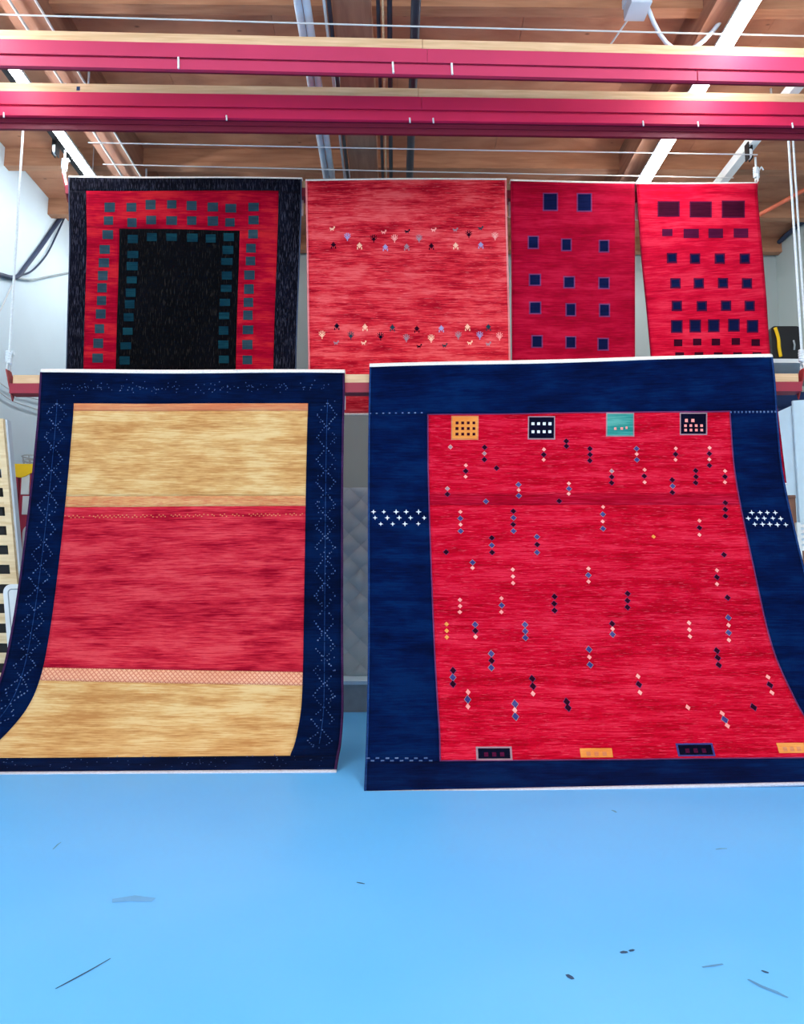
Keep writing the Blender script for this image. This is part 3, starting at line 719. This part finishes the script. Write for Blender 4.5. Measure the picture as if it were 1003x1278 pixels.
# ---- upper rugs
def crop(ox, oy, s): return lambda x, y: (ox + x / s, oy + y / s)
K1 = Rug([(85, 219.5, 376.5, 222, 8.06), (85.5, 260, 376, 260, 8.045), (86, 310, 374, 320, 8.05), (83.5, 400, 371, 400, 8.06), (82, 460, 369.5, 460, 8.07), (80, 540, 367, 540, 8.08)],
         'upper rug with black centre, scarlet frame of slate squares and black border', 0.006, 2)
c1 = crop(70, 210, 3.134)
e = edges(K1, 'dark_cable', 0.012, 'warp', 'warp', front=0.014, bottom=0.02)
o0 = K1.uv(107.5, 250)[0]; o1 = K1.uv(347, 260)[0]; ov = K1.uv(225, 238)[1]; i0 = K1.uv(148, 330)[0]; i1 = K1.uv(298, 330)[0]; iv = K1.uv(225, 286)[1]
vb = K1.vmax - 0.02; ob = vb - 0.14; ib = ob - 0.35
K1.part('border', frame(e, 1 - e, 0.014, vb, o0, o1, ov, ob), black1)
K1.part('red_frame', frame(o0, o1, ov, ob, i0, i1, iv, ib), red1)
K1.part('field', [(i0, i1, iv, ib)], black2)
sq = [(210, 153), (295, 153), (370, 143), (452, 142), (530, 147), (613, 152), (683, 157), (772, 152), (205, 205), (297, 213), (372, 203), (452, 205), (530, 205), (613, 207), (680, 212), (772, 203),
      (202, 260), (190, 318), (187, 370), (183, 420), (180, 468), (178, 518), (175, 570), (170, 628), (165, 685), (163, 743), (770, 258), (762, 313), (760, 363), (756, 418), (754, 473), (752, 525), (750, 575), (750, 632), (748, 690), (748, 750)]
for x, y in sq: K1.square(*c1(x, y), random.uniform(11.5, 13.5), random.uniform(10.5, 12), tealw)
sq = [(300, 277), (375, 270), (452, 270), (533, 272), (605, 275), (675, 270), (300, 338), (298, 383), (296, 437), (292, 487), (288, 532), (284, 583), (280, 638), (273, 695), (268, 752),
      (672, 320), (668, 365), (668, 420), (665, 470), (660, 525), (657, 577), (655, 635), (654, 690), (656, 748)]
for x, y in sq: K1.square(*c1(x, y), random.uniform(12, 14), random.uniform(8.5, 10.5), tealdk)

K2 = Rug([(381, 223.5, 632, 222.5, 8.06), (381.5, 260, 632.5, 260, 8.045), (382.5, 320, 634, 320, 8.05), (383.5, 400, 636, 400, 8.06), (384.5, 455, 637, 455, 8.07), (385.5, 518, 638, 518, 8.07)],
         'rose red upper rug with two rows of tiny trees and birds', 0.006, 3)
e = edges(K2, pink_sel, 0.02, 'pink', 'warp', front=0.018, bottom=0.02) if False else edges(K2, pink_sel, 0.02, 'warp', 'warp', front=0.016, bottom=0.02)
K2.part('field', [(e, 1 - e, 0.016, K2.vmax - 0.02)], pink2)
c2 = crop(370, 210, 3.582)
FIG = ["00100", "01110", "11111", "01110", "10101", "10001"]
TREE = ["0010100", "1010101", "0110110", "1011101", "0111110", "0011100", "0001000", "0001000"]
BIRD = ["0000011", "1000011", "1111110", "0111100", "0100100"]
def glyph(x, y, rows, mat, name, size):
    u, v = K2.uv(*c2(x, y)); cell = size * 0.0089 / len(rows); sh = []
    for j, r in enumerate(rows):
        for i, ch in enumerate(r):
            if ch == '1':
                a = u + (i - len(r) / 2) * cell * 0.85 / K2.w; c = v + (j - len(rows) / 2) * cell; d = cell * 0.85 / K2.w
                sh.append([(a, c), (a, c + cell), (a + d, c + cell), (a + d, c)])
    K2.polys(name, sh, mat, 0.003)
for x, y, mt in ((165, 345, darkw), (281, 348, peachw), (397, 355, lavw), (492, 353, greyw), (602, 350, darkw), (711, 348, peachw), (823, 345, lavw), (180, 708, blackw), (306, 712, peachw), (428, 714, tealw),
                 (537, 720, darkw), (647, 718, lavw), (764, 712, peachw), (857, 712, tealw)): glyph(x, y, FIG, mt, 'woven_figure', 9)
for x, y, mt in ((227, 308, lavw), (345, 315, darkw), (438, 315, pinkw), (547, 315, greyw), (770, 295, darkw), (887, 305, pinkw), (114, 745, peachw), (242, 748, tealw), (375, 752, blackw), (490, 760, greyw),
                 (601, 762, peachw), (722, 748, greyw), (818, 748, lavw), (907, 752, pinkw)): glyph(x, y, TREE, mt, 'woven_tree', 10.5)
for x, y, mt in ((160, 270, peachw), (390, 285, pinkw), (495, 282, blackw), (613, 275, pinkw), (710, 275, greyw), (823, 268, tealw), (178, 780, greyw), (300, 780, peachw), (548, 795, darkw), (662, 792, tealw), (775, 780, peachw), (857, 785, greyw)):
    glyph(x, y, BIRD, mt, 'woven_bird', 5.5)

K3 = Rug([(637, 224.5, 792, 227, 8.06), (637, 260, 792, 260, 8.045), (638, 320, 792, 320, 8.05), (638.5, 400, 792, 400, 8.06), (639, 455, 792, 455, 8.07), (639, 540, 792, 540, 8.08)],
         'narrow deep crimson upper rug with a few scattered navy squares', 0.005, 5)
e = edges(K3, red_sel, 0.012, 'warp', 'warp', front=0.016, bottom=0.02)
K3.part('field', [(e, 1 - e, 0.016, K3.vmax - 0.02)], red3)
c3 = crop(630, 210, 2.95)
for x, y, w, h in ((167, 124, 47, 58), (292, 126, 47, 60), (104, 273, 32, 40), (226, 282, 30, 38), (364, 287, 30, 38), (110, 411, 36, 36), (236, 420, 34, 36), (364, 423, 33, 35), (111, 514, 36, 38), (242, 521, 30, 40),
                   (366, 523, 32, 40), (118, 638, 33, 38), (242, 641, 31, 37), (361, 648, 33, 38)):
    K3.square(*c3(x, y), w / 2.95, h / 2.95, navyS, outline=violet)

K4 = Rug([(793.5, 228, 944.5, 228, 8.06), (796, 260, 946.5, 260, 8.045), (800.5, 320, 951, 310, 8.05), (806.5, 380, 956, 370, 8.06), (812, 440, 961, 440, 8.07), (819, 520, 971.5, 520, 8.08), (826, 605, 981.5, 605, 8.09)],
         'narrow warm crimson upper rug with rows of many small dark squares, hanging askew', 0.005, 6)
e = edges(K4, red_sel, 0.012, 'warp', 'warp', front=0.010, bottom=0.02)
K4.part('field', [(e, 1 - e, 0.010, K4.vmax - 0.02)], red4)
for x, y, w, h in ((602, 150, 72, 48), (720, 152, 72, 50), (840, 151, 76, 54)): K4.square(*c3(x, y), w / 2.95, h / 2.95, maroonS, outline=plum)
for x, y, w, h in ((597, 237, 38, 26), (685, 240, 56, 34), (775, 240, 54, 34), (868, 239, 54, 34)): K4.square(*c3(x, y), w / 2.95, h / 2.95, plum)
for x, y in ((614, 331), (699, 333), (790, 333), (882, 333), (627, 424), (713, 424), (802, 423), (890, 424), (632, 507), (724, 508), (813, 506), (900, 507)):
    p_ = K4.square(*c3(x, y), 13, 13, plum, 'square_frame'); u, v = K4.uv(*c3(x, y)); k = 0.042
    K4.quad('woven_square', [(u - k / K4.w, v - k), (u + k / K4.w, v - k), (u + k / K4.w, v + k), (u - k / K4.w, v + k)], navyS, 0.005, p_, 2)
for x, y in ((632, 583), (700, 581), (768, 580), (842, 578), (911, 582)): K4.square(*c3(x, y), 11.5, 13, navyS, outline=plum)
for x, y in ((637, 643), (707, 640), (776, 640), (849, 638), (922, 642)): K4.square(*c3(x, y), 10.5, 8.5, maroonS)
for y in (690, 735, 780, 825, 880, 930, 980, 1030):
    for i in range(5):
        if 642 + i * 71 + (y - 686) * .12 < 945: K4.square(*c3(642 + i * 71 + (y - 686) * .12, y), 11, 8.5, maroonS)

# ------------------------------------------------------------------ behind the rugs
pf = empty('platform', (-0.3, 10.3, 0), 'low grey platform with pale blue top between the big rugs', 'platform')
MB().box(-2.2, 1.6, 9.82, 11.2, 0, 0.34).build('base', 'grey', pf)
MB().box(-2.25, 1.65, 9.8, 11.22, 0.34, 0.385).build('top_board', 'pale_blue', pf)
# quilted pad standing on it
qd = empty('quilted_pad', (-0.3, 10.46, 0.387), 'tall grey quilted pad standing on the low platform', 'pad')
x0, x1, z0, z1 = -1.6, 1.0, 0.387, 2.95
MB().box(x0, x1, 10.47, 10.60, z0, z1).build('core', 'quilt', qd)
nxq, nzq = 8, 8; pw = (x1 - x0) / nxq; ph = (z1 - z0) / nzq
for j in range(-1, 2 * nzq):
    for i in range(nxq + 1):
        cx = x0 + (i + (0.5 if j % 2 else 0.0)) * pw; cz = z0 + (j + 1) * ph / 2
        out = []
        for dx, dz in ((-1, 0), (0, -1), (1, 0), (0, 1)):
            out.append((min(max(cx + dx * pw * 0.485, x0), x1), min(max(cz + dz * ph * 0.485, z0), z1)))
        if abs(cx - (-0.42)) > 0.75 or max(q[0] for q in out) - min(q[0] for q in out) < 0.1: continue
        inner = [(cx + (q[0] - cx) * 0.55, cz + (q[1] - cz) * 0.55) for q in out]
        v = [(q[0], 10.47, q[1]) for q in out] + [(q[0], 10.44, q[1]) for q in inner]
        mk('quilt_diamond', v, [(4, 5, 6, 7)] + [(k, (k + 1) % 4, 4 + (k + 1) % 4, 4 + k) for k in range(4)], 'quilt', qd, True)

# pine slatted rack leaning by the white wall
yk = 7.85
T = at_y(5, 523, yk); Bt = at_y(40, 926, yk)
rk = empty('slat_rack', (Bt[0] - 0.3, yk, 0), 'tall pale pine slatted rack leaning behind the gold banded rug', 'rack')
def along(z): return T[0] + (Bt[0] - T[0]) * (T[2] - z) / (T[2] - Bt[2])
sw = 0.062
def stile(dx, name):
    a, c = along(T[2]) + dx, along(0.0) + dx
    MB().hexa([(c - sw, yk - 0.026, 0), (c, yk - 0.026, 0), (c, yk + 0.1, 0), (c - sw, yk + 0.1, 0), (a - sw, yk - 0.026, T[2]), (a, yk - 0.026, T[2]), (a, yk + 0.1, T[2]), (a - sw, yk + 0.1, T[2])]).build(name, 'pine', rk)
stile(0, 'stile'); stile(-0.56, 'stile')
zc = T[2] - 0.03
while zc > 0.12:
    a, c = along(zc) - sw - 0.5, along(zc) + 0.0
    MB().box(a + 0.03, c - 0.03, yk - 0.022, yk - 0.001, zc - 0.105, zc).build('slat', 'pine', rk)
    zc -= 0.1985
a, c = along(T[2]) - 0.055, along(0.0) - 0.055
MB().hexa([(c - 0.44, yk + 0.03, 0.05), (c, yk + 0.03, 0.05), (c, yk + 0.09, 0.05), (c - 0.44, yk + 0.09, 0.05), (a - 0.44, yk + 0.03, T[2] - 0.5), (a, yk + 0.03, T[2] - 0.5), (a, yk + 0.09, T[2] - 0.5), (a - 0.44, yk + 0.09, T[2] - 0.5)]).build('dark_backing', 'black', rk)
a, c = along(T[2]), along(0.0)
MB().hexa([(c + 0.001, yk + 0.02, 0), (c + 0.022, yk + 0.02, 0), (c + 0.022, yk + 0.1, 0), (c + 0.001, yk + 0.1, 0), (a + 0.001, yk + 0.02, T[2]), (a + 0.022, yk + 0.02, T[2]), (a + 0.022, yk + 0.1, T[2]), (a + 0.001, yk + 0.1, T[2])]).build('edge_strip', 'housing', rk)

# red booth with yellow scalloped top
yb_ = 9.0
a = at_y(15, 581, yb_); c = at_y(64, 581, yb_)
bo = empty('red_booth', ((a[0] + c[0]) / 2, yb_ + 0.25, 0), 'tall red box stand with white panels and yellow scalloped top trim', 'stand')
zt = a[2]; bx0, bx1 = a[0] + 0.04, c[0]
MB().box(bx0, bx1, yb_ + 0.02, yb_ + 0.5, 0, zt).build('box_body', 'red_box', bo)
n = 25; pts = [(bx0 - 0.03 + (bx1 - bx0 + 0.06) * i / (n - 1), yb_ - 0.006, zt - 0.085 - 0.06 * abs(math.sin(2 * math.pi * i / (n - 1) * 0.9 + 0.5))) for i in range(n)]
MB().prism([(bx0 - 0.03, yb_ - 0.006, zt + 0.02)] + pts + [(bx1 + 0.03, yb_ - 0.006, zt + 0.02)], (0, 0.03, 0)).build('scalloped_trim', 'yellow', bo)
q0 = at_y(27, 592, yb_); q1 = at_y(37, 592, yb_)
for ya_, yc_, dx in ((591, 617, 0.0), (619, 642, 0.025)):
    z1_ = at_y(30, ya_, yb_)[2]; z0_ = at_y(30, yc_, yb_)[2]
    MB().box(q0[0] + dx, q1[0] + dx, yb_ + 0.004, yb_ + 0.022, z0_, z1_).build('white_panel', 'white', bo)
for xx in (q0[0] - 0.035, q1[0] + 0.045): MB().box(xx - 0.012, xx + 0.012, yb_ + 0.008, yb_ + 0.022, at_y(30, 690, yb_)[2], zt - 0.1).build('dark_strip', 'lower_steel', bo)
# wire basket on top of it
wk = empty('wire_basket', (bx0 + 0.1, yb_ + 0.2, zt + 0.02), 'small wire basket on top of the red box stand', 'basket')
for zz in (0.028, 0.085, 0.14):
    r_ = 0.10 + zz * 0.25
    MB().tube([(bx0 + 0.12 + r_ * math.cos(t), yb_ + 0.2 + r_ * math.sin(t), zt + zz) for t in np.linspace(0, 2 * math.pi, 17)], 0.007, 5).build('ring', 'grey', wk)
for t in np.linspace(0, 2 * math.pi, 9)[:-1]:
    MB().tube([(bx0 + 0.12 + 0.107 * math.cos(t), yb_ + 0.2 + 0.107 * math.sin(t), zt + 0.024), (bx0 + 0.12 + 0.135 * math.cos(t), yb_ + 0.2 + 0.135 * math.sin(t), zt + 0.14)], 0.007, 5).build('upright', 'grey', wk)

# white folding table tops standing on end
def slab(pxl, pyt, w, yy, lean, label, depth=0.05):
    t_ = at_y(pxl, pyt, yy); h = t_[2]; x0 = t_[0]
    root = empty('folding_table', (x0 + w / 2, yy, 0), label, 'table')
    def outline(m):
        r = 0.09; o = []
        for cx, cz, a0 in ((w - r, h - r, 0), (r, h - r, 90), (r, r, 180), (w - r, r, 270)):
            for k in range(6):
                g = math.radians(a0 + 90 * k / 5); px_ = cx + (r - m) * math.cos(g); pz_ = cz + (r - m) * math.sin(g)
                o.append((x0 + px_ + lean * (1 - pz_ / h), yy, pz_))
        return o
    MB().prism(outline(0.0), (0, depth, 0)).build('table_top', 'white', root)
    inn = outline(0.05)
    MB().tube([np.array(q) - (0, 0.002, 0) for q in inn + inn[:1]], 0.006, 6).build('rim_groove', 'grey', root)
slab(3, 729, 0.75, 7.66, 0.22, 'white plastic folding table standing on end before the pine rack')
slab(28, 655, 0.7, 8.55, 0.1, 'pale plastic folding table standing on end before the red stand')
# cables on the white wall
xw = XL + 0.03
def wall_cable(pts, r, label, mat='dark_cable'):
    p3 = catmull([at_x(x, y, xw) for x, y in pts], 8)
    o = MB().tube(p3, r, 6).build('wall_cable', mat, None, True); tag(o, label, 'cable')
wall_cable([(-30, 336), (0, 343), (20, 346), (34, 330), (52, 306), (70, 280), (84, 262)], 0.03, 'thick dark cable bundle rising along the white wall')
wall_cable([(24, 344), (40, 338), (58, 318), (72, 290), (82, 268)], 0.012, 'thin dark cable looping below the thick bundle')
wall_cable([(20, 347), (40, 349), (62, 345), (90, 340)], 0.014, 'grey blue cable running level along the white wall', 'grey')
wall_cable([(-5, 474), (12, 486), (30, 494), (55, 500)], 0.008, 'thin sagging grey wire low on white wall, upper one', 'cable')
wall_cable([(-5, 486), (15, 500), (35, 507), (55, 514)], 0.008, 'thin sagging grey wire low on white wall, lower one', 'cable')
wall_cable([(20, 348), (12, 362), (0, 388), (-20, 420)], 0.008, 'thin pale wire dropping down from the cable bundle', 'cable')

# ------------------------------------------------------------------ storage rack side
ry = 9.0
zs1 = at_y(985, 451, ry)[2]; zs2 = at_y(985, 512, ry)[2]
sr = empty('storage_rack', (5.1, 9.4, 0), 'tall storage rack beside the diamond rug holding a black case', 'rack')
for xx in (4.32, 5.9):
    for yy in (8.95, 9.85): MB().box(xx - 0.04, xx + 0.04, yy - 0.04, yy + 0.04, 0, zs1 + 0.02).build('upright', 'navy_cloth', sr)
for zz in (zs1, zs2, 2.0):
    MB().box(4.28, 5.94, 8.9, 9.9, zz - 0.05, zz).build('shelf', 'white' if zz == zs1 else 'navy_cloth', sr)
xa = at_y(963, 430, ry)[0]; xb = at_y(1000, 430, ry)[0]; zt_ = at_y(980, 407, ry)[2]
bc = empty('black_case', ((xa + xb) / 2, ry + 0.3, zs1), 'black case with yellow strap on top of storage rack', 'case')
r = 0.05; out = []
for cx, cz, a0 in ((xb - r, zt_ - r, 0), (xa + r, zt_ - r, 90), (xa + r, zs1 + 0.001 + r, 180), (xb - r, zs1 + 0.001 + r, 270)):
    for k in range(5):
        g = math.radians(a0 + 90 * k / 4); out.append((cx + r * math.cos(g), ry, cz + r * math.sin(g)))
MB().prism(out, (0, 0.4, 0)).build('case_body', 'black', bc)
pts = [at_y(967, 409, ry - 0.02), at_y(971, 422, ry - 0.02), at_y(972, 434, ry - 0.02), at_y(974, 445, ry - 0.02)]
MB().tube(catmull(pts, 6), 0.022, 6).build('strap', 'yellow', bc, True)
xh = at_y(990, 435, ry)[0]; MB().tube([(xh, ry - 0.012, zs1 + 0.14), (xh, ry - 0.03, zs1 + 0.2), (xh, ry - 0.012, zs1 + 0.26)], 0.012, 6).build('handle', 'grey', bc)
# navy bundle on the second shelf
nb = MB(); xx0 = at_y(974, 480, ry)[0]
nb.tube([(xx0 - 0.4, ry + 0.3, zs2 + 0.16), (xx0 - 0.38, ry + 0.3, zs2 + 0.16), (xx0 + 0.6, ry + 0.3, zs2 + 0.155), (xx0 + 1.0, ry + 0.3, zs2 + 0.16)], [0.12, 0.155, 0.155, 0.13], 14)
tag(nb.build('rolled_textile', 'navy_cloth', None, True), 'navy blue rolled textile lying on the second rack shelf', 'roll')
# pale blue boards in front of the rack
def board(pl, pr, yy, th, mat, label, name='board', zt=None):
    a = at_y(pl[0], pl[1], yy); c = at_y(pr[0], pr[1], yy)
    o = MB().hexa([(a[0], yy, 0), (c[0], yy, 0), (c[0], yy + th, 0), (a[0], yy + th, 0), (a[0], yy, a[2]), (c[0], yy, c[2]), (c[0], yy + th, c[2]), (a[0], yy + th, a[2])]).build(name, mat)
    return tag(o, label, 'board')
board((966, 516), (988, 506), 8.62, 0.03, 'pale_blue', 'pale blue tall board leaning between diamond rug and cardboard tube')
board((989, 500), (1035, 497), 8.56, 0.03, 'pale_blue', 'pale blue wide board with slanted top beside storage rack')
a = at_y(986.5, 622, 8.3)
ct = empty('cardboard_tube', (a[0], 8.3, 0), 'brown cardboard tube standing upright beside the diamond rug', 'tube')
MB().tube([(a[0], 8.3, 0), (a[0], 8.3, a[2])], 0.045, 14).build('tube_wall', 'brown', ct, True)
MB().tube([(a[0], 8.3, a[2]), (a[0], 8.3, a[2] + 0.03)], [0.05, 0.05], 14).build('end_plug', 'brown', ct)
# white slotted chair-like stand
a = at_y(994, 652, 8.05); zt_ = a[2]; x0 = a[0]
wc_ = empty('white_stand', (x0 + 0.3, 8.05, 0), 'white slatted metal stand beside the cardboard tube', 'stand')
for xx in (x0, x0 + 0.6): MB().box(xx, xx + 0.04, 8.05, 8.09, 0, zt_).build('post', 'white', wc_)
for k in range(4): MB().box(x0 + 0.04, x0 + 0.6, 8.055, 8.085, zt_ - 0.055 - k * 0.058, zt_ - 0.022 - k * 0.058).build('slat', 'white', wc_)
MB().box(x0 + 0.04, x0 + 0.6, 8.055, 8.085, zt_ - 0.30, zt_ - 0.25).build('slat', 'white', wc_)
MB().box(x0 + 0.042, x0 + 0.598, 8.06, 8.08, 0.3, zt_ - 0.302).build('brown_panel', 'brown', wc_)
# orange pipe and dark cable on the grey side wall
o = MB().tube([at_y(940, 272, 9.4), at_y(1035, 220, 9.0)], 0.028, 8).build('orange_pipe', 'orange', None, True); tag(o, 'thin orange pipe slanting under the ceiling near pulley beam', 'pipe')
pts = [at_x(x, y, XR - 0.04) for x, y in ((1030, 258), (1003, 276), (985, 290), (968, 306), (950, 326))]
o = MB().tube(catmull(pts, 6), 0.035, 6).build('wall_cable', 'dark_cable', None, True); tag(o, 'dark cable bundle along top of the grey green wall', 'cable')
